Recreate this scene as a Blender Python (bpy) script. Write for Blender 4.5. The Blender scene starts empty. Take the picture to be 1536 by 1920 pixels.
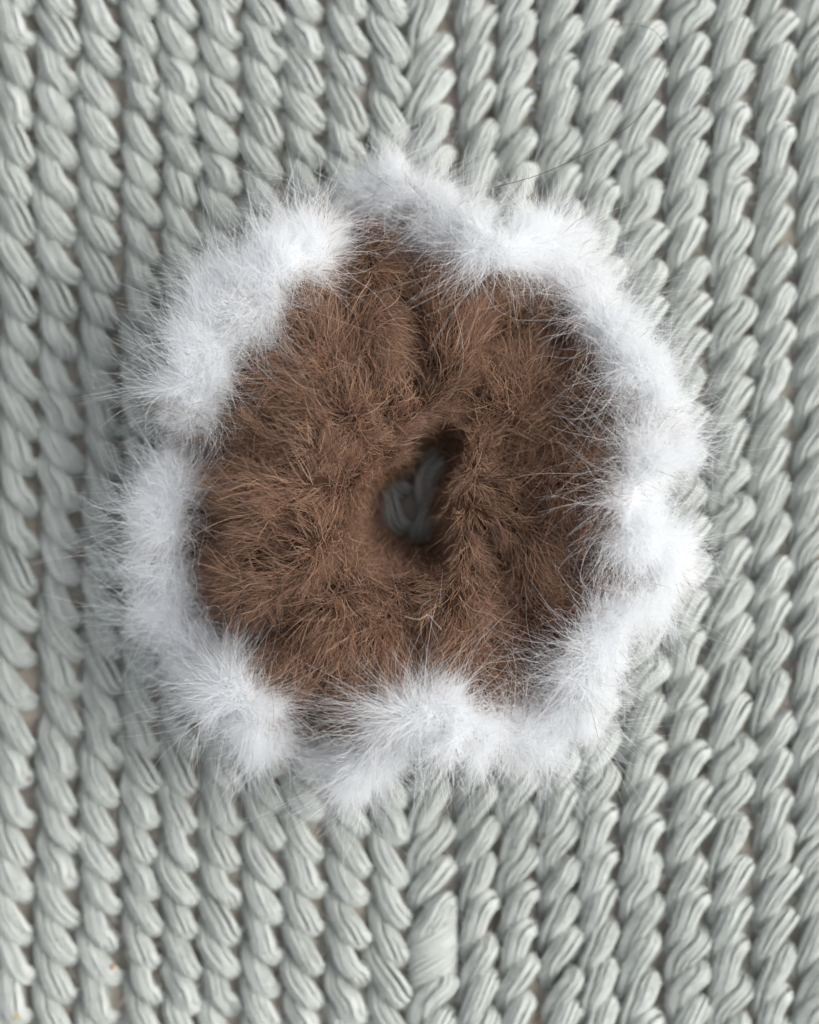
import bpy, math, random
import numpy as np
from mathutils import Vector

random.seed(7)
rng = np.random.default_rng(11)
scene = bpy.context.scene
COL = scene.collection
R = math.radians

# ------------------------------------------------------------------ camera
PX = 0.1074e-3            # metres per photo pixel on the blanket (photo frame 1536 x 1920)
CAM_H = 0.42
cam_d = bpy.data.cameras.new('camera')
cam = bpy.data.objects.new('camera', cam_d)
COL.objects.link(cam)
cam.location = (0, 0, CAM_H)
cam_d.sensor_fit = 'VERTICAL'
cam_d.sensor_height = 36.0
cam_d.lens = 36.0 * CAM_H / (1920 * PX)
cam_d.clip_start = 0.01
cam_d.clip_end = 10
cam_d.dof.use_dof = True
cam_d.dof.focus_distance = CAM_H - 0.0270
cam_d.dof.aperture_fstop = 5.4
cam_d.dof.aperture_blades = 0
scene.camera = cam

# ------------------------------------------------------------------ sky and sun
SUN_EL, SUN_AZ = R(39), R(84)          # azimuth clockwise from +Y: light comes from the right
world = bpy.data.worlds.new('World')
scene.world = world
world.use_nodes = True
nt = world.node_tree
nt.nodes.clear()
sky = nt.nodes.new('ShaderNodeTexSky')
sky.sky_type = 'NISHITA'
sky.sun_disc = False
sky.sun_elevation = SUN_EL
sky.sun_rotation = SUN_AZ
sky.air_density = 1.0
sky.dust_density = 4.0
hsv = nt.nodes.new('ShaderNodeHueSaturation')
hsv.inputs['Saturation'].default_value = 0.20      # overcast: nearly colourless
bg = nt.nodes.new('ShaderNodeBackground')
bg.inputs['Strength'].default_value = 0.15
wo = nt.nodes.new('ShaderNodeOutputWorld')
nt.links.new(sky.outputs[0], hsv.inputs['Color'])
nt.links.new(hsv.outputs[0], bg.inputs['Color'])
nt.links.new(bg.outputs[0], wo.inputs['Surface'])
sun_d = bpy.data.lights.new('sun', 'SUN')
sun_d.energy = 1.1
sun_d.angle = R(52)
sun_d.color = (1.0, 0.97, 0.93)
sun = bpy.data.objects.new('sun', sun_d)
COL.objects.link(sun)
sdir = Vector((math.sin(SUN_AZ) * math.cos(SUN_EL), math.cos(SUN_AZ) * math.cos(SUN_EL), math.sin(SUN_EL)))
sun.rotation_euler = sdir.to_track_quat('Z', 'Y').to_euler()
sun.location = sdir * 1.0

scene.view_settings.view_transform = 'Standard'
scene.view_settings.look = 'None'
scene.view_settings.exposure = 0.55
scene.view_settings.gamma = 1.0
scene.render.engine = 'CYCLES'
cy = scene.cycles
cy.max_bounces = 14
cy.diffuse_bounces = 14
cy.glossy_bounces = 8
cy.transmission_bounces = 12
cy.transparent_max_bounces = 8
cy.use_denoising = True
cy.denoiser = 'OPENIMAGEDENOISE'
cy.denoising_input_passes = 'RGB_ALBEDO_NORMAL'
cy.denoising_prefilter = 'ACCURATE'
scene.cycles_curves.shape = 'RIBBONS'

# ------------------------------------------------------------------ helpers
def at(px, py, z=0.0):
    """photo pixel -> point at height z"""
    k = PX * (CAM_H - z) / CAM_H
    return np.array([(px - 768) * k, (960 - py) * k, z])

def tag(o, label=None, cat=None, group=None, kind=None):
    if label: o['label'] = label
    if cat: o['category'] = cat
    if group: o['group'] = group
    if kind: o['kind'] = kind
    return o

def mesh_from(name, verts, faces, mat, smooth=True):
    me = bpy.data.meshes.new(name)
    me.from_pydata([tuple(v) for v in verts], [], [tuple(f) for f in faces])
    if smooth:
        me.polygons.foreach_set('use_smooth', [True] * len(me.polygons))
    if mat: me.materials.append(mat)
    me.update()
    return me

def link(name, data, parent=None):
    o = bpy.data.objects.new(name, data)
    COL.objects.link(o)
    if parent: o.parent = parent
    return o

def grid_faces(nu, nv, closed_u=False, closed_v=False, off=0):
    f = []
    for i in range(nu if closed_u else nu - 1):
        for j in range(nv if closed_v else nv - 1):
            a = i * nv + j
            b = ((i + 1) % nu) * nv + j
            c = ((i + 1) % nu) * nv + (j + 1) % nv
            d = i * nv + (j + 1) % nv
            f.append((off + a, off + b, off + c, off + d))
    return f

def tube(points, radii, sides=6):
    """closed tube along points -> verts, faces"""
    P = np.asarray(points, float)
    n = len(P)
    T = np.gradient(P, axis=0)
    T /= np.linalg.norm(T, axis=1)[:, None] + 1e-12
    up = np.array([0.13, 0.07, 1.0])
    N = np.cross(T, up); N /= np.linalg.norm(N, axis=1)[:, None] + 1e-12
    B = np.cross(N, T)
    a = np.arange(sides) * 2 * np.pi / sides
    V = P[:, None, :] + np.asarray(radii)[:, None, None] * (np.cos(a)[None, :, None] * N[:, None, :] + np.sin(a)[None, :, None] * B[:, None, :])
    F = grid_faces(n, sides, False, True)
    F.append(tuple(range(sides))[::-1])
    F.append(tuple((n - 1) * sides + k for k in range(sides)))
    return V.reshape(-1, 3), F

def norm(v):
    return v / (np.linalg.norm(v, axis=-1, keepdims=True) + 1e-12)

class Noise:
    """smooth vector noise: a sum of random sinusoids over xyz"""
    def __init__(self, freq, dim=3, n=14, seed=0):
        r = np.random.default_rng(seed)
        k = r.normal(size=(n, 3)); k /= np.linalg.norm(k, axis=1)[:, None]
        self.k = k * freq * r.uniform(0.6, 1.5, (n, 1)) * 2 * np.pi
        self.p = r.uniform(0, 2 * np.pi, (n, dim))
        self.n = n
    def __call__(self, x):
        ph = x @ self.k.T
        return np.sin(ph[:, :, None] + self.p[None]).sum(1) / math.sqrt(self.n / 2)

# ------------------------------------------------------------------ materials
def new_mat(name):
    m = bpy.data.materials.new(name)
    m.use_nodes = True
    m.node_tree.nodes.clear()
    return m, m.node_tree.nodes, m.node_tree.links

def ramp(nodes, stops):
    r = nodes.new('ShaderNodeValToRGB')
    el = r.color_ramp.elements
    while len(el) > 1: el.remove(el[-1])
    el[0].position, el[0].color = stops[0][0], (*stops[0][1], 1)
    for p, c in stops[1:]:
        e = el.new(p); e.color = (*c, 1)
    return r

def yarn_material(name, lo, hi, rough=0.9):
    m, N, L = new_mat(name)
    geo = N.new('ShaderNodeNewGeometry')
    obi = N.new('ShaderNodeObjectInfo')
    n1 = N.new('ShaderNodeTexNoise'); n1.inputs['Scale'].default_value = 260; n1.inputs['Detail'].default_value = 4
    L.new(geo.outputs['Position'], n1.inputs['Vector'])
    n2 = N.new('ShaderNodeTexNoise'); n2.inputs['Scale'].default_value = 2600; n2.inputs['Detail'].default_value = 5
    L.new(geo.outputs['Position'], n2.inputs['Vector'])
    mx = N.new('ShaderNodeMath'); mx.operation = 'MULTIPLY_ADD'
    L.new(n1.outputs['Fac'], mx.inputs[0]); mx.inputs[1].default_value = 0.55
    ad = N.new('ShaderNodeMath'); ad.operation = 'MULTIPLY_ADD'
    L.new(n2.outputs['Fac'], ad.inputs[0]); ad.inputs[1].default_value = 0.30
    rnd = N.new('ShaderNodeMath'); rnd.operation = 'MULTIPLY'; rnd.inputs[1].default_value = 0.2
    L.new(obi.outputs['Random'], rnd.inputs[0])
    L.new(rnd.outputs[0], ad.inputs[2])
    L.new(ad.outputs[0], mx.inputs[2])
    r = ramp(N, [(0.25, lo), (0.72, hi)])
    L.new(mx.outputs[0], r.inputs[0])
    b = N.new('ShaderNodeBsdfPrincipled')
    b.inputs['Roughness'].default_value = rough
    b.inputs['Specular IOR Level'].default_value = 0.15
    b.inputs['Sheen Weight'].default_value = 0.15
    b.inputs['Sheen Roughness'].default_value = 0.6
    L.new(r.outputs[0], b.inputs['Base Color'])
    bu = N.new('ShaderNodeBump'); bu.inputs['Strength'].default_value = 0.35; bu.inputs['Distance'].default_value = 0.0003
    L.new(n2.outputs['Fac'], bu.inputs['Height'])
    L.new(bu.outputs[0], b.inputs['Normal'])
    o = N.new('ShaderNodeOutputMaterial')
    L.new(b.outputs[0], o.inputs[0])
    return m

def fur_material(name, stops, tip, rough, trans):
    """strand shader: per-strand colour, paler towards the tip, light passing through"""
    m, N, L = new_mat(name)
    hi = N.new('ShaderNodeHairInfo')
    r = ramp(N, stops)
    L.new(hi.outputs['Random'], r.inputs[0])
    mix = N.new('ShaderNodeMix'); mix.data_type = 'RGBA'
    mp = N.new('ShaderNodeMath'); mp.operation = 'MULTIPLY'; mp.inputs[1].default_value = 0.55
    L.new(hi.outputs['Intercept'], mp.inputs[0])
    L.new(mp.outputs[0], mix.inputs['Factor'])
    L.new(r.outputs[0], mix.inputs['A'])
    mix.inputs['B'].default_value = (*tip, 1)
    d = N.new('ShaderNodeBsdfDiffuse')
    t = N.new('ShaderNodeBsdfTranslucent')
    L.new(mix.outputs['Result'], d.inputs['Color'])
    L.new(mix.outputs['Result'], t.inputs['Color'])
    ms = N.new('ShaderNodeMixShader'); ms.inputs[0].default_value = trans
    L.new(d.outputs[0], ms.inputs[1]); L.new(t.outputs[0], ms.inputs[2])
    h = N.new('ShaderNodeBsdfHair'); h.component = 'Reflection'
    h.inputs['Color'].default_value = (0.8, 0.8, 0.8, 1)
    h.inputs['RoughnessU'].default_value = rough; h.inputs['RoughnessV'].default_value = 0.9
    m2 = N.new('ShaderNodeMixShader'); m2.inputs[0].default_value = 0.06
    L.new(ms.outputs[0], m2.inputs[1]); L.new(h.outputs[0], m2.inputs[2])
    o = N.new('ShaderNodeOutputMaterial')
    L.new(m2.outputs[0], o.inputs[0])
    return m

def cloth_material(name, col):
    m, N, L = new_mat(name)
    n = N.new('ShaderNodeTexNoise'); n.inputs['Scale'].default_value = 900
    r = ramp(N, [(0.3, tuple(c * 0.7 for c in col)), (0.7, col)])
    geo = N.new('ShaderNodeNewGeometry')
    L.new(geo.outputs['Position'], n.inputs['Vector'])
    L.new(n.outputs['Fac'], r.inputs[0])
    b = N.new('ShaderNodeBsdfPrincipled'); b.inputs['Roughness'].default_value = 1
    b.inputs['Specular IOR Level'].default_value = 0.0
    L.new(r.outputs[0], b.inputs['Base Color'])
    o = N.new('ShaderNodeOutputMaterial'); L.new(b.outputs[0], o.inputs[0])
    return m

M_YARN = yarn_material('cotton_yarn', (0.41, 0.43, 0.402), (0.515, 0.543, 0.51))
M_BACK_SHADE = yarn_material('cotton_yarn_back_shade', (0.26, 0.23, 0.19), (0.44, 0.395, 0.335))  # beige back yarn, darkened: shade of the gaps between stitches put into its colour
M_BROWN = fur_material('brown_fur', [(0.0, (0.05, 0.023, 0.014)), (0.5, (0.155, 0.075, 0.045)), (0.84, (0.35, 0.182, 0.108)), (1.0, (0.72, 0.52, 0.35))],
                       (0.44, 0.265, 0.165), 0.35, 0.30)
M_WHITE = fur_material('white_fur', [(0.0, (0.89, 0.91, 0.92)), (0.6, (0.935, 0.945, 0.95)), (1.0, (0.95, 0.955, 0.96))],
                       (0.94, 0.95, 0.96), 0.4, 0.5)
M_BROWN_CLOTH = cloth_material('brown_fur_backing', (0.055, 0.03, 0.02))
M_WHITE_CLOTH = cloth_material('white_fur_backing', (0.84, 0.85, 0.86))

# ------------------------------------------------------------------ knitted blanket
GAPS = [55, 140, 218, 293, 368, 450, 527, 608, 690, 768, 855, 932, 1010, 1088, 1165, 1250, 1330, 1412, 1490]
bounds = [55 - 80 * k for k in range(5, 0, -1)] + GAPS + [1490 + 80 * k for k in range(1, 6)]
W, H = 80 * PX, 76 * PX

def blanket_z(x, y):
    """gentle unevenness of the blanket; it dips at the upper left"""
    l = 1 / (1 + np.exp((x + 0.035) / 0.018))
    return -0.0055 * l + 0.0010 * np.sin(x * 55 + 1.3) * np.cos(y * 48) + 0.0006 * np.sin(y * 120 + x * 70)

K = 8
SS = np.linspace(0, 1, K)
def stitch_data(flip, seed, wide=False):
    """one loop of many-ply yarn, running from lower left to upper right (flip: upper left to lower right)"""
    r = np.random.default_rng(seed)
    V, F = [], []
    n, plies, sides = 15, 12, 6
    ctl = np.array([(-0.26, -1.02, -0.56), (-0.28, -0.58, -0.30), (-0.17, -0.10, -0.06), (0.02, 0.34, 0.06), (0.19, 0.66, 0.03), (0.31, 0.80, -0.16), (0.36, 0.74, -0.44)])
    ctl[1:6] += r.normal(size=(5, 3)) * (0.028, 0.04, 0.018)
    uk = np.linspace(-1, 1, 7); u = np.linspace(-1, 1, n)
    P_ = []
    for t in (u + 1) * 3:
        i = min(int(t), 5); f_ = t - i
        p0, p1, p2, p3 = ctl[max(i - 1, 0)], ctl[i], ctl[i + 1], ctl[min(i + 2, 6)]
        P_.append(0.5 * (2 * p1 + (p2 - p0) * f_ + (2 * p0 - 5 * p1 + 4 * p2 - p3) * f_ ** 2 + (3 * p1 - p0 - 3 * p2 + p3) * f_ ** 3))
    C = np.array(P_) * (W, H, W)
    T = norm(np.gradient(C, axis=0))
    N = norm(np.cross(T, np.array([0.0, 0.25, 1.0])))
    B = norm(np.cross(N, T))
    env = np.interp(u, [-1, -0.5, 0, 0.4, 0.75, 1], [0.50, 0.82, 1.02, 1.02, 0.86, 0.62])
    a_r, b_r = (0.212 + r.normal() * 0.014) * W, 0.15 * W
    tw0, tw = r.uniform(0, 6.28), r.uniform(0.1, 0.6)
    for k in range(plies):
        th = tw0 + 2 * np.pi * k / plies + r.normal() * 0.10 + tw * u + 0.10 * np.sin(u * 3 + r.uniform(0, 6))
        rr = 1 + r.normal() * 0.06 + 0.05 * np.sin(u * 4 + r.uniform(0, 6))
        P = C + (a_r * env * rr * np.cos(th))[:, None] * N + (b_r * env * rr * np.sin(th))[:, None] * B
        rad = (0.053 + r.normal() * 0.006) * W * (0.75 + 0.25 * env)
        v, f = tube(P, rad, sides)
        F += [tuple(i + len(V) for i in q) for q in f]
        V += list(v)
    # fine fibres that run along the bundle, some ends working loose
    fib = []
    for k in range(90):
        us = np.clip(r.uniform(-1.0, 0.75) + r.uniform(0.3, 0.8) * SS, -1, 1)
        th = r.uniform(-0.1, 1.1) * np.pi + r.normal() * 0.25 * SS + 0.05 * np.sin(9 * SS + r.uniform(0, 6))
        at_u = lambda A: np.stack([np.interp(us, u, A[:, q]) for q in range(3)], 1)
        e_ = np.interp(us, u, env)
        lo_ = 0.045 * W + (r.random() < 0.35) * r.uniform(0.02, 0.13) * W * SS ** 2
        fib.append(at_u(C) + ((a_r * e_ + lo_) * np.cos(th))[:, None] * at_u(N) + ((b_r * e_ + lo_) * np.sin(th))[:, None] * at_u(B))
    fib = np.array(fib)
    # inner core so that no light leaks between the plies
    v, f = tube(C - np.array([0, 0, 0.02 * W]), 0.105 * W * env, 6)
    F += [tuple(i + len(V) for i in q) for q in f]
    V += list(v)
    V = np.array(V)
    if flip:
        V[:, 1] *= -1
        fib[:, :, 1] *= -1
        F = [q[::-1] for q in F]
    return V, F, fib

def lump_data():
    """loose wide stitch: a fat bundle of flat strands lying across its column"""
    r = np.random.default_rng(5)
    V, F = [], []
    n = 12
    u = np.linspace(-1, 1, n)
    for k in range(15):
        q = (k - 7) / 7.0
        P = np.stack([0.56 * W * np.sin(u * 1.35), q * 0.86 * H + 0.42 * H * u + 0.05 * H * np.sin(u * 2 + k), 
                      0.30 * W * np.cos(u * 1.5) * (1 - 0.35 * q * q) - 0.20 * W + r.normal() * 0.01 * W], 1)
        v, f = tube(P, (0.085 + r.normal() * 0.008) * W * (1 - 0.25 * np.abs(u) ** 2), 6)
        F += [tuple(i + len(V) for i in g) for g in f]
        V += list(v)
    return np.array(V), F

NVAR = 12
VAR = {fl: [stitch_data(fl, 100 + i + 50 * fl) for i in range(NVAR)] for fl in (False, True)}
VAR_ME = {fl: [mesh_from('stitch', v, f, M_YARN) for v, f, _ in VAR[fl]] for fl in (False, True)}

blanket = bpy.data.objects.new('knitted_blanket', None)
COL.objects.link(blanket)
blanket.empty_display_size = 0.02
tag(blanket, 'chunky pale grey knitted cotton blanket of upright ropy stitches under the scrunchie', 'blanket')

# backing of the knit
bx = np.linspace(-0.117, 0.117, 81); by = np.linspace(-0.15, 0.15, 101)
X, Y = np.meshgrid(bx, by, indexing='ij')
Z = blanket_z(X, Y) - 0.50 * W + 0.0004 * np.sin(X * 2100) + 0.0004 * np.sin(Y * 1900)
link('backing', mesh_from('backing', np.stack([X, Y, Z], -1).reshape(-1, 3), grid_faces(81, 101), M_BACK_SHADE), blanket)

spots = []
for c in range(len(bounds) - 1):
    x0, x1 = bounds[c], bounds[c + 1]
    flip = x1 <= 770
    pitch = 71 + rng.uniform(-3, 4) if not flip else 70 + rng.uniform(-3, 5)
    y = -420 + rng.uniform(0, pitch)
    wav, ph = rng.uniform(2, 5), rng.uniform(0, 6.28)
    while y < 2340:
        py = y + rng.normal() * 2.5
        cxp = 0.5 * (x0 + x1) + wav * math.sin(py / 260 + ph) + rng.normal() * 1.6
        spots.append((cxp, py, (x1 - x0) / 80.0, pitch / 76.0, flip))
        y += pitch
# the loose wide stitch takes the place of two stitches
LUMP = (812, 1803)
spots = [s for s in spots if not (abs(s[0] - LUMP[0]) < 30 and abs(s[1] - LUMP[1]) < 52)]

def show(s):
    """rough visible size of a stitch in the photo: inside the frame and outside the scrunchie"""
    x, y = s[0], s[1]
    m = min(x + 30, 1566 - x, y + 30, 1950 - y)
    d = math.hypot((x - 770) / 520, (y - 905) / 570) - 1
    if d < -0.05: return -1
    return min(m, 60) / 60 + min(d, 0.15)

order = sorted(range(len(spots)), key=lambda i: -show(spots[i]))
singles = set(order[:299])
mv, mf, off = [], [], 0
FIB = []
for i, (cxp, py, sx, sy, fl) in enumerate(spots):
    v = rng.integers(NVAR)
    p = at(cxp, py)
    z = float(blanket_z(p[0], p[1])) - 0.17 * W + rng.normal() * 0.00018
    rz = rng.normal() * 0.05
    sc = (1.11 * sx * rng.uniform(0.96, 1.07), sy * rng.uniform(0.97, 1.06), rng.uniform(0.92, 1.12))
    if -60 < cxp < 1596 and -60 < py < 1980 and math.hypot((cxp - 770) / 500, (py - 905) / 550) > 0.85:
        fq = VAR[fl][v][2] * np.array(sc)
        FIB.append(np.stack([fq[..., 0] * math.cos(rz) - fq[..., 1] * math.sin(rz) + p[0], fq[..., 0] * math.sin(rz) + fq[..., 1] * math.cos(rz) + p[1], fq[..., 2] + z], -1))
    if i in singles:
        o = link('stitch', VAR_ME[fl][v], blanket)
        o.location = (p[0], p[1], z); o.rotation_euler = (0, 0, rz); o.scale = sc
    else:
        V, F, _ = VAR[fl][v]
        q = V * np.array(sc)
        c_, s_ = math.cos(rz), math.sin(rz)
        q = np.stack([q[:, 0] * c_ - q[:, 1] * s_ + p[0], q[:, 0] * s_ + q[:, 1] * c_ + p[1], q[:, 2] + z], 1)
        mv.append(q); mf += [tuple(k + off for k in f) for f in F]; off += len(q)
tag(link('stitch_mass', mesh_from('stitch_mass', np.concatenate(mv), mf, M_YARN), blanket), kind='stuff')
v, f = lump_data()
o = link('stitch', mesh_from('wide_stitch', v, f, M_YARN), blanket)
p = at(*LUMP); o.location = (p[0], p[1], float(blanket_z(p[0], p[1])) - 0.17 * W)
tag(o, label='loose wide stitch with flat slanting strands')

allv = np.concatenate(mv)
FUZZ = []          # filled below with fibre roots on the stitches
for ob in [c for c in COL.objects if c.name.startswith('stitch') and c.type == 'MESH' and c.name != 'stitch_mass']:
    cs = np.array([tuple(q.co) for q in random.sample(list(ob.data.vertices), 170)])
    cs = cs[cs[:, 2] > -0.0016][:115] * np.array(ob.scale)
    FUZZ.append(cs + np.array(ob.location))
FUZZ = np.concatenate(FUZZ)
# ------------------------------------------------------------------ scrunchie shape
# white edge seen from above: photo pixel x, y and height in mm, clockwise from the top
EDGE = [(668, 380, 8), (715, 355, 11), (780, 368, 14), (835, 420, 18), (890, 475, 25), (940, 484, 27), (1000, 441, 21), (1060, 480, 14),
        (1100, 545, 13), (1124, 600, 18), (1150, 650, 20), (1205, 710, 19), (1240, 775, 18), (1243, 830, 21), (1200, 885, 27), (1172, 945, 30), (1180, 1000, 29),
        (1245, 1030, 21), (1250, 1085, 17), (1170, 1140, 21), (1108, 1205, 25), (1108, 1270, 22), (1040, 1342, 15),
        (960, 1385, 17), (885, 1365, 23), (825, 1332, 28), (765, 1325, 27), (722, 1370, 21), (697, 1420, 14), (640, 1440, 8),
        (575, 1395, 6), (500, 1385, 11), (468, 1305, 26), (435, 1280, 20), (384, 1230, 9), (338, 1165, 7), (316, 1080, 10), (314, 1000, 14),
        (318, 925, 17), (345, 880, 11), (392, 838, 7), (352, 790, 17), (372, 715, 26), (385, 650, 26), (436, 580, 24),
        (498, 526, 27), (540, 494, 29), (586, 458, 23), (630, 424, 8)]
HOLE = [(800, 775), (855, 762), (894, 795), (892, 868), (868, 905), (860, 945), (866, 1005), (842, 1085), (724, 1092), (656, 1048),
        (654, 955), (680, 882), (738, 845), (755, 808)]
CX, CY = 785, 915

def closed_spline(P, n):
    """centripetal-ish Catmull-Rom through P, resampled evenly in the plane"""
    P = np.asarray(P, float)
    m = len(P); out = []
    for i in range(m):
        p0, p1, p2, p3 = P[i - 1], P[i], P[(i + 1) % m], P[(i + 2) % m]
        for t in np.linspace(0, 1, 24, endpoint=False):
            out.append(0.5 * (2 * p1 + (p2 - p0) * t + (2 * p0 - 5 * p1 + 4 * p2 - p3) * t * t + (3 * p1 - p0 - 3 * p2 + p3) * t ** 3))
    out = np.array(out)
    d = np.r_[0, np.cumsum(np.linalg.norm(np.diff(np.r_[out, out[:1]], axis=0), axis=1))]
    q = np.linspace(0, d[-1], n, endpoint=False)
    oc = np.r_[out, out[:1]]
    return np.stack([np.interp(q, d, oc[:, k]) for k in range(P.shape[1])], 1)

NT = 300
E3 = np.array([at(x, y, z * 1e-3) for x, y, z in EDGE])
T3 = closed_spline(E3, NT)
kk = np.exp(-0.5 * (np.arange(-8, 9) / 2.3) ** 2); kk /= kk.sum()
T3 = np.stack([np.convolve(np.r_[T3[-8:, q], T3[:, q], T3[:8, q]], kk, 'valid') for q in range(3)], 1)
ctr = at(CX, CY, 0.02)[:2]
ang = np.unwrap(np.arctan2(T3[:, 1] - ctr[1], T3[:, 0] - ctr[0]))
lin = np.linspace(0, -2 * np.pi, NT, endpoint=False)
dev = ang - lin
k = np.exp(-0.5 * (np.arange(-45, 46) / 15.0) ** 2); k /= k.sum()
dev = np.convolve(np.r_[dev[-45:], dev, dev[:45]], k, 'valid')
angs = lin + dev
Hd = closed_spline(np.array([at(x, y, 0.018) for x, y in HOLE]), 400)
ha = np.arctan2(Hd[:, 1] - ctr[1], Hd[:, 0] - ctr[0])
def hole_at(a):
    a = (a + np.pi) % (2 * np.pi) - np.pi
    i = np.abs(((ha[None] - a[:, None]) + np.pi) % (2 * np.pi) - np.pi).argmin(1)
    return Hd[i, :2]
H2 = hole_at(angs)
k = np.exp(-0.5 * (np.arange(-12, 13) / 4.0) ** 2); k /= k.sum()
H2 = np.stack([np.convolve(np.r_[H2[-12:, q], H2[:, q], H2[:12, q]], k, 'valid') for q in (0, 1)], 1)

# profile: 0..NW inner wall, then the top to the white edge, then the underside
S_WALL = np.linspace(0, 1, 8, endpoint=False)
S_TOP = np.linspace(0, 1, 40)
S_UND = np.linspace(0, 1, 14)[1:]
lf = Noise(55, 1, 12, seed=3)
rows = []
a_ = angs
crest = 0.0254 + 0.0056 * np.cos(a_ - np.pi) + 0.0012 * np.sin(3 * a_ + 0.6)
pleat = np.sin(9 * a_ + 0.9 * np.sin(2 * a_)) * 0.5 + 0.5 * np.sin(14 * a_ + 1.1)
rim = 0.0215 + 0.0015 * np.sin(5 * a_)
for s in S_WALL:
    q = H2 + (ctr - H2) * (0.42 * (1 - s) ** 1.5)
    rows.append(np.c_[q, 0.0012 + (rim - 0.0012) * s])
for s in S_TOP:
    f = s ** 1.12
    q = H2 + (T3[:, :2] - H2) * f
    up = math.sin(min(s / 0.42, 1) * math.pi / 2)
    dn = 0.0 if s < 0.42 else (1 - math.cos(min((s - 0.42) / 0.48, 1) * math.pi)) / 2
    z = rim + (crest - rim) * up
    z = z + (T3[:, 2] - z) * dn
    z = z + 0.0030 * pleat * math.sin(math.pi * s) ** 0.8
    rows.append(np.c_[q, z])
for s in S_UND:
    q = T3[:, :2] + (H2 + (ctr - H2) * 0.42 - T3[:, :2]) * s
    z = 0.0012 + (T3[:, 2] - 0.0012) * max(0, 1 - s / 0.35) ** 1.5
    rows.append(np.c_[q, z])
G = np.stack(rows, 1)                     # NT x NS x 3
n_top0, n_top1 = len(S_WALL), len(S_WALL) + len(S_TOP)
tp = G[:, n_top0:n_top1]
bump = lf(tp.reshape(-1, 3)).reshape(tp.shape[:2])
fade = np.sin(np.pi * np.linspace(0, 1, tp.shape[1]))[None] ** 0.7
G[:, n_top0:n_top1, 2] += 0.0011 * bump * fade

# gathers of the cloth: ridges that run out from the hole and the hollows between them
FOLDS = [([(682, 450), (690, 530)], 0.0060, 0.0040), ([(852, 940), (842, 1050), (822, 1190)], 0.0034, 0.0042), ([(780, 800), (842, 715), (872, 620)], 0.0026, 0.0040),
         ([(690, 940), (600, 960), (480, 930)], 0.0018, 0.0060), ([(930, 930), (1010, 960), (1080, 1000)], 0.0018, 0.0040), ([(690, 480), (700, 560), (720, 640)], 0.0024, 0.0042),
         ([(925, 835), (1000, 790), (1090, 770)], -0.0055, 0.0056), ([(950, 650), (1000, 640), (1060, 650)], -0.0042, 0.0055),
         ([(770, 1080), (740, 1180), (700, 1290)], -0.0024, 0.0045), ([(780, 560), (810, 640), (800, 720)], -0.0020, 0.0040), ([(930, 1080), (970, 1150), (1000, 1200)], -0.0036, 0.0045)]
def fold_field(xy):
    z = np.zeros(len(xy)); d = np.zeros((len(xy), 2))
    for pts, amp, w in FOLDS:
        q = np.array([at(*p_, 0.026)[:2] for p_ in pts])
        best = np.full(len(xy), 1e9); bd = np.zeros((len(xy), 2))
        for i in range(len(q) - 1):
            e = q[i + 1] - q[i]
            t = np.clip(((xy - q[i]) @ e) / (e @ e), 0, 1)
            ds = ((xy - q[i] - t[:, None] * e) ** 2).sum(1)
            m_ = ds < best
            best[m_] = ds[m_]; bd[m_] = e / np.linalg.norm(e)
        g = np.exp(-best / w ** 2)
        z += amp * g
        if amp > 0: d += bd * g[:, None]
    return z, d
G[:, n_top0:n_top1, 2] += fold_field(tp[:, :, :2].reshape(-1, 2))[0].reshape(tp.shape[:2]) * np.clip(fade * 1.6, 0, 1)

scrunchie = bpy.data.objects.new('scrunchie', None)
COL.objects.link(scrunchie)
scrunchie.empty_display_size = 0.02
tag(scrunchie, 'fluffy brown fur scrunchie with a ruffled white furry edge on the blanket', 'scrunchie')
body = link('fur_body', mesh_from('fur_body', G.reshape(-1, 3), grid_faces(NT, G.shape[1], True, True), M_BROWN_CLOTH), scrunchie)
tag(body, label='brown gathered fur ring around the dark centre hole')

# white trim: rolled edge following the curve
Tt = norm(np.roll(T3, -1, 0) - np.roll(T3, 1, 0))
out2 = norm(np.c_[T3[:, :2] - ctr, np.zeros(NT)])
Nn = norm(np.cross(Tt, np.array([0, 0, 1.0])))
Nn *= np.sign((Nn * out2).sum(1) + 1e-9)[:, None] if False else 1
if (Nn * out2).sum() < 0: Nn = -Nn
Bn = np.array([[0, 0, 1.0]]).repeat(NT, 0)
Bn = norm(Bn - (Bn * Tt).sum(1)[:, None] * Tt)
NP = 14
ph = np.arange(NP) * 2 * np.pi / NP
uu = np.arange(NT) * 2 * np.pi / NT
tr = 0.0027 + 0.0004 * np.sin(17 * uu)
ul = np.exp(-(((T3[:, 0] - at(440, 600)[0]) / 0.016) ** 2 + ((T3[:, 1] - at(440, 600)[1]) / 0.016) ** 2))   # broad flap at the upper left
wd = 1.00 + 0.85 * ul
notch = np.zeros(NT)       # the folds where the edge dips out of sight carry little fur
for q in ((392, 838), (630, 424), (575, 1395)):
    notch = np.maximum(notch, np.exp(-((T3[:, :2] - at(*q)[:2]) ** 2).sum(1) / 0.0060 ** 2))
tr = tr * (1 - 0.6 * notch)
lift = np.array([0, 0, 0.0014])
TC = T3 + lift
TG = TC[:, None] + tr[:, None, None] * ((wd[:, None] * np.cos(ph)[None])[:, :, None] * Nn[:, None] + np.sin(ph)[None, :, None] * Bn[:, None])
trim = link('white_trim', mesh_from('white_trim', TG.reshape(-1, 3), grid_faces(NT, NP, True, True), M_WHITE_CLOTH), scrunchie)
tag(trim, label='white fluffy ruffled outer edge')

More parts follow.
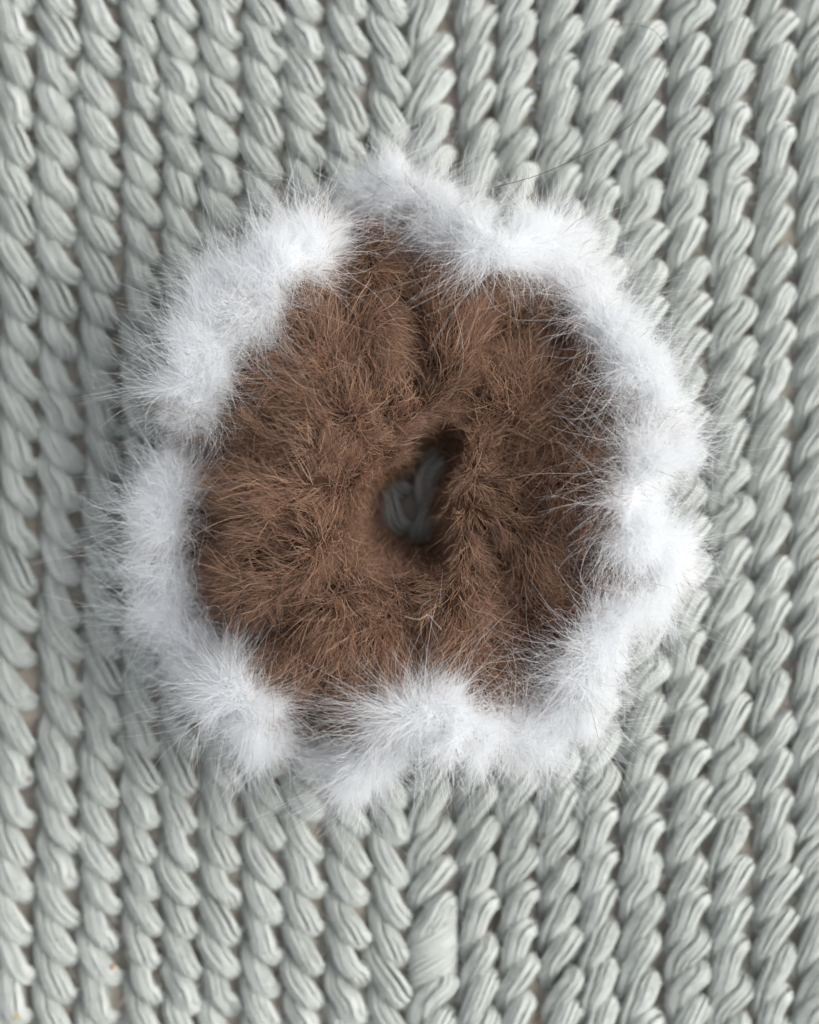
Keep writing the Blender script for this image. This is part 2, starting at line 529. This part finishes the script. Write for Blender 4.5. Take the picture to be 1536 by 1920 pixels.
# ------------------------------------------------------------------ fur strands
def sample_grid(GR, n, closed_v, weight=None):
    nu, nv = GR.shape[:2]
    A = GR; B = np.roll(GR, -1, 0)
    if closed_v:
        C = np.roll(B, -1, 1); D = np.roll(A, -1, 1)
    else:
        A, B = GR[:, :-1], np.roll(GR, -1, 0)[:, :-1]
        D, C = GR[:, 1:], np.roll(GR, -1, 0)[:, 1:]
    nr = np.cross(C - A, D - B)
    ar = np.linalg.norm(nr, axis=2)
    if weight is not None: ar = ar * weight
    p = (ar / ar.sum()).ravel()
    idx = rng.choice(len(p), n, p=p)
    i, j = np.unravel_index(idx, ar.shape)
    return i + rng.random(n), j + rng.random(n)

def eval_grid(GR, u, v, closed_v):
    nu, nv = GR.shape[:2]
    if not closed_v: v = np.clip(v, 0, nv - 1.001)
    i = np.floor(u).astype(int); j = np.floor(v).astype(int)
    fu = (u - i)[:, None]; fv = (v - j)[:, None]
    i0, i1 = i % nu, (i + 1) % nu
    j0, j1 = (j % nv, (j + 1) % nv) if closed_v else (j, j + 1)
    a, b, c, d = GR[i0, j0], GR[i1, j0], GR[i0, j1], GR[i1, j1]
    P = (a * (1 - fu) + b * fu) * (1 - fv) + (c * (1 - fu) + d * fu) * fv
    n_ = norm(np.cross(b - a, c - a))
    return P, n_

K = 8
SS = np.linspace(0, 1, K)
def strands(P, D0, Lh, bend, wig, seed):
    """root, first direction, length, bending vector -> n x K x 3"""
    r = np.random.default_rng(seed)
    n = len(P)
    s = SS[None, :, None]
    X = P[:, None] + Lh[:, None, None] * (D0[:, None] * s + bend[:, None] * s ** 2)
    w1, w2 = r.normal(size=(2, n, 3))
    f1 = r.uniform(3, 7, (n, 1, 1)); f2 = r.uniform(6, 12, (n, 1, 1))
    X += wig * Lh[:, None, None] * s * (w1[:, None] * np.sin(f1 * s + r.uniform(0, 6, (n, 1, 1))) + 0.4 * w2[:, None] * np.sin(f2 * s))
    return X

def hair_object(name, X, r0, mat, parent):
    n = X.shape[0]
    c = bpy.data.hair_curves.new(name)
    c.add_curves([K] * n)
    c.attributes['position'].data.foreach_set('vector', X.astype(np.float32).ravel())
    ra = c.attributes.get('radius') or c.attributes.new('radius', 'FLOAT', 'POINT')
    prof = 1 - 0.75 * SS ** 2.0
    ra.data.foreach_set('value', (r0[:, None] * prof[None]).astype(np.float32).ravel())
    c.materials.append(mat)
    o = link(name, c, parent)
    tag(o, kind='stuff')
    return o

def clumped(GR, n, per, closed_v, weight, spread, make, mix0, tipw):
    """strands in loose locks: each lock has a guide; children drift towards it"""
    nc = max(1, n // per)
    cu, cv = sample_grid(GR, nc, closed_v, weight)
    cell_u = np.linalg.norm(GR - np.roll(GR, 1, 0), axis=2).mean(); cell_v = np.linalg.norm(np.diff(GR, axis=1), axis=2).mean()
    which = np.repeat(np.arange(nc), per)
    u = cu[which] + rng.normal(size=len(which)) * spread / cell_u
    v = cv[which] + rng.normal(size=len(which)) * spread / cell_v
    gP, gN = eval_grid(GR, cu, cv, closed_v)
    P, N_ = eval_grid(GR, u, v, closed_v)
    gX = make(gP, gN, cu, cv, 1)
    X = make(P, N_, u, v, 0)
    m = (mix0 * rng.uniform(0.2, 1.0, nc))[which][:, None, None] * (SS[None, :, None] ** tipw)
    # a flyaway strand ignores its lock
    m = m * (rng.random((len(which), 1, 1)) > 0.10)
    root = (P - gP[which])[:, None]
    target = gX[which] + root * (1 - 0.75 * SS[None, :, None])
    return X * (1 - m) + target * m

flowA = Noise(30, 3, 16, seed=21)       # broad swirls
flowB = Noise(120, 3, 16, seed=22)      # tufts, about 8 mm
peek = Noise(55, 1, 12, seed=23)         # where brown tufts push out between the white
def brown_make(P, N_, u, v, guide, coat=True):
    n = len(P)
    N_ = np.where(N_[:, 2:3] < -0.2, -N_, N_)
    rad = norm(np.c_[P[:, :2] - ctr, np.zeros(n)])
    rel = np.linalg.norm(P[:, :2] - ctr, axis=1)
    inner = np.exp(-((rel - 0.012) / 0.010) ** 2)[:, None]
    fl = 0.40 * flowA(P) + 0.22 * flowB(P) + rng.normal(size=(n, 3)) * (0.60 if guide else 0.50)
    fl += rad * (1.15 - 0.85 * inner)
    fl[:, :2] += 2.2 * fold_field(P[:, :2])[1]
    fl -= (fl * N_).sum(1)[:, None] * N_
    D = norm(norm(fl) * rng.uniform(0.5, 1.15, (n, 1)) + N_ * rng.uniform(0.25, 0.75, (n, 1)))
    edge = np.clip((v - (n_top1 - 9)) / 8, 0, 1) * np.clip(0.55 + 0.9 * peek(P)[:, 0], 0.0, 1)
    L = (rng.uniform(0.0052, 0.0096, n) if coat else rng.uniform(0.0066, 0.0108, n)) * (1 - 0.47 * inner[:, 0]) * (1 - 0.62 * edge)
    bend = rng.normal(size=(n, 3)) * (0.30 if coat else 0.34) - N_ * 0.26
    bend[:, 2] -= 0.05
    return strands(P + N_ * 0.0001, D, L, bend, 0.06, 31 + guide)
wt = np.zeros((NT, G.shape[1])); wt[:, n_top0:n_top1] = 1.0; wt[:, 1:n_top0] = 2.6; wt[:, n_top1 - 5:n_top1] = 0.35; wt[:, n_top1:n_top1 + 4] = 0.1
XB = clumped(G, 54000, 26, True, wt, 0.0013, brown_make, 0.9, 1.0)
XG = clumped(G, 36000, 8, True, wt, 0.0008, lambda *a: brown_make(*a, coat=False), 0.7, 0.9)
rb = np.r_[rng.uniform(0.000026, 0.000044, len(XB)), rng.uniform(0.000042, 0.000066, len(XG))]
hair_object('fur_strands', np.concatenate([XB, XG]), rb, M_BROWN, body)

tuft = Noise(110, 1, 12, seed=41)
flowC = Noise(120, 3, 14, seed=42)
def white_make(P, N_, u, v, guide, coat=True):
    n = len(P)
    i = np.floor(u).astype(int) % NT
    N_ = norm(P - TC[i])
    o_ = out2[i]
    tf = tuft(P)[:, 0]
    D = norm(N_ + 0.20 * o_ + (0.5 if coat else 0.65) * flowC(P) + rng.normal(size=(n, 3)) * (0.38 if coat else 0.5) + np.array([0, 0, 0.08]))
    if coat:
        L = rng.uniform(0.0030, 0.0062, n) * np.clip(1 + 0.15 * tf, 0.7, 1.4)
    else:
        L = rng.uniform(0.0058, 0.0112, n) * np.clip(1 + 0.25 * tf, 0.7, 1.5)
        L = np.where(rng.random(n) < 0.05, L * rng.uniform(1.05, 1.3, n), L)
    L = L * (1 - 0.68 * notch[i])
    inward = (N_ * o_).sum(1) < -0.3
    L = np.where(inward, L * 0.95, L)
    bend = rng.normal(size=(n, 3)) * (0.32 if coat else 0.60)
    bend[:, 2] -= 0.16
    X = strands(P, D, L, bend, 0.07 if coat else 0.11, 51 + guide)
    X[:, :, 2] = np.maximum(X[:, :, 2], 0.0006)      # ends lie on the blanket
    return X
wt = np.ones((NT, NP)) * (1 - 0.6 * notch)[:, None]; wt[:, (np.sin(ph) < -0.5)] = 0.35
XW = clumped(TG, 95000, 16, True, wt, 0.0012, white_make, 0.5, 1.6)
XF = clumped(TG, 30000, 8, True, wt, 0.0010, lambda *a: white_make(*a, coat=False), 0.75, 1.2)
rw = np.r_[rng.uniform(0.000022, 0.000036, len(XW)), rng.uniform(0.000022, 0.000037, len(XF))]
hair_object('fur_strands', np.concatenate([XW, XF]), rw, M_WHITE, trim)

nf = len(FUZZ)
fd = norm(rng.normal(size=(nf, 3)) * (1, 1, 0.4) + np.array([0, 0, 0.35]))
FIB = np.concatenate(FIB)
XZ = strands(FUZZ, fd, rng.uniform(0.0009, 0.0034, nf), rng.normal(size=(nf, 3)) * 0.5, 0.12, 77)
hair_object('yarn_fibres', np.concatenate([XZ, FIB]), np.r_[rng.uniform(0.000020, 0.000040, nf), rng.uniform(0.00004, 0.00009, len(FIB))], M_YARN, blanket)

# ------------------------------------------------------------------ small stray things
def smooth_path(P, n=60):
    P = np.asarray(P, float); m = len(P); out = []
    for i in range(m - 1):
        p0, p1, p2, p3 = P[max(i - 1, 0)], P[i], P[i + 1], P[min(i + 2, m - 1)]
        for t in np.linspace(0, 1, n // (m - 1), endpoint=False):
            out.append(0.5 * (2 * p1 + (p2 - p0) * t + (2 * p0 - 5 * p1 + 4 * p2 - p3) * t * t + (3 * p1 - p0 - 3 * p2 + p3) * t ** 3))
    out.append(P[-1])
    return np.array(out)

def plain(name, col, rough=0.6):
    m, N, L = new_mat(name)
    n = N.new('ShaderNodeTexNoise'); n.inputs['Scale'].default_value = 1500
    r = ramp(N, [(0.3, tuple(c * 0.75 for c in col)), (0.7, col)])
    L.new(n.outputs['Fac'], r.inputs[0])
    b = N.new('ShaderNodeBsdfPrincipled'); b.inputs['Roughness'].default_value = rough
    L.new(r.outputs[0], b.inputs['Base Color'])
    o = N.new('ShaderNodeOutputMaterial'); L.new(b.outputs[0], o.inputs[0])
    return m

def fibre(name, pts, rad, mat, label, cat):
    P = smooth_path([at(*p) for p in pts])
    t = np.linspace(0, 1, len(P))
    v, f = tube(P, rad * (1 - 0.4 * t), 5)
    return tag(link(name, mesh_from(name, v, f, mat)), label, cat)

fibre('loose_hair', [(925, 352, .026), (1010, 328, .026), (1090, 292, .025), (1150, 258, .024), (1205, 212, .023), (1243, 150, .021), (1252, 105, .019), (1232, 62, .015), (1190, 46, .010), (1150, 50, .005)],
      0.00007, plain('dark_hair', (0.10, 0.07, 0.05)), 'long thin dark hair curving across the blanket above the scrunchie', 'hair')
fibre('stray_fibre', [(760, 1156, .034), (785, 1161, .0345), (803, 1153, .0345), (815, 1166, .034), (829, 1182, .0335)],
      0.00005, plain('straw_fibre', (0.70, 0.62, 0.45)), 'pale straw coloured fibre on the brown fur below the hole', 'fibre')

def fleck(px, py, size, stretch, rot, mat, label):
    r = np.random.default_rng(px)
    p = at(px, py)
    V, F = [], []
    nu, nv = 7, 6
    for i in range(nu):
        th = math.pi * (i + 0.5) / nu
        for j in range(nv):
            ph_ = 2 * math.pi * j / nv
            k = 1 + r.normal() * 0.16
            V.append((k * size * stretch * math.cos(th), k * size * math.sin(th) * math.cos(ph_), 0.6 * k * size * math.sin(th) * math.sin(ph_)))
    F = grid_faces(nu, nv, False, True) + [tuple(range(nv)), tuple((nu - 1) * nv + j for j in range(nv))[::-1]]
    o = link('lint_fleck', mesh_from('lint_fleck', V, F, mat))
    hit, loc, *_ = scene.ray_cast(bpy.context.evaluated_depsgraph_get(), Vector((p[0], p[1], 0.05)), Vector((0, 0, -1)))
    o.location = (p[0], p[1], (loc.z if hit else 0) + size * 0.3)
    o.rotation_euler = (0, 0, rot)
    return tag(o, label, 'lint', 'lint flecks caught on the blanket')

M_OR, M_BK, M_YE, M_RD = plain('orange_lint', (0.42, 0.17, 0.07)), plain('black_lint', (0.015, 0.015, 0.02)), plain('yellow_lint', (0.50, 0.40, 0.16)), plain('red_lint', (0.35, 0.05, 0.05))
fleck(204, 1824, 0.00045, 1.6, 1.2, M_OR, 'orange fleck of lint between stitches near the lower left corner')
fleck(1015, 1915, 0.0005, 1.5, 0.3, M_OR, 'orange fleck of lint at the bottom edge of the blanket')
fleck(24, 1916, 0.0005, 1.8, 0.4, M_YE, 'yellowish fleck of lint in the lower left corner')
fleck(1306, 1530, 0.00026, 1.3, 0.8, plain('tan_lint', (0.32, 0.17, 0.08)), 'tiny tan fleck of lint right of and below the scrunchie')
fleck(964, 1590, 0.00028, 1.1, 0.0, M_BK, 'tiny black speck on a stitch below the scrunchie')
fleck(1015, 188, 0.00028, 3.0, 0.1, M_YE, 'yellow thread of lint above the scrunchie')
fleck(43, 1467, 0.00032, 1.4, 0.5, M_RD, 'small dark red fleck of lint at the left edge')
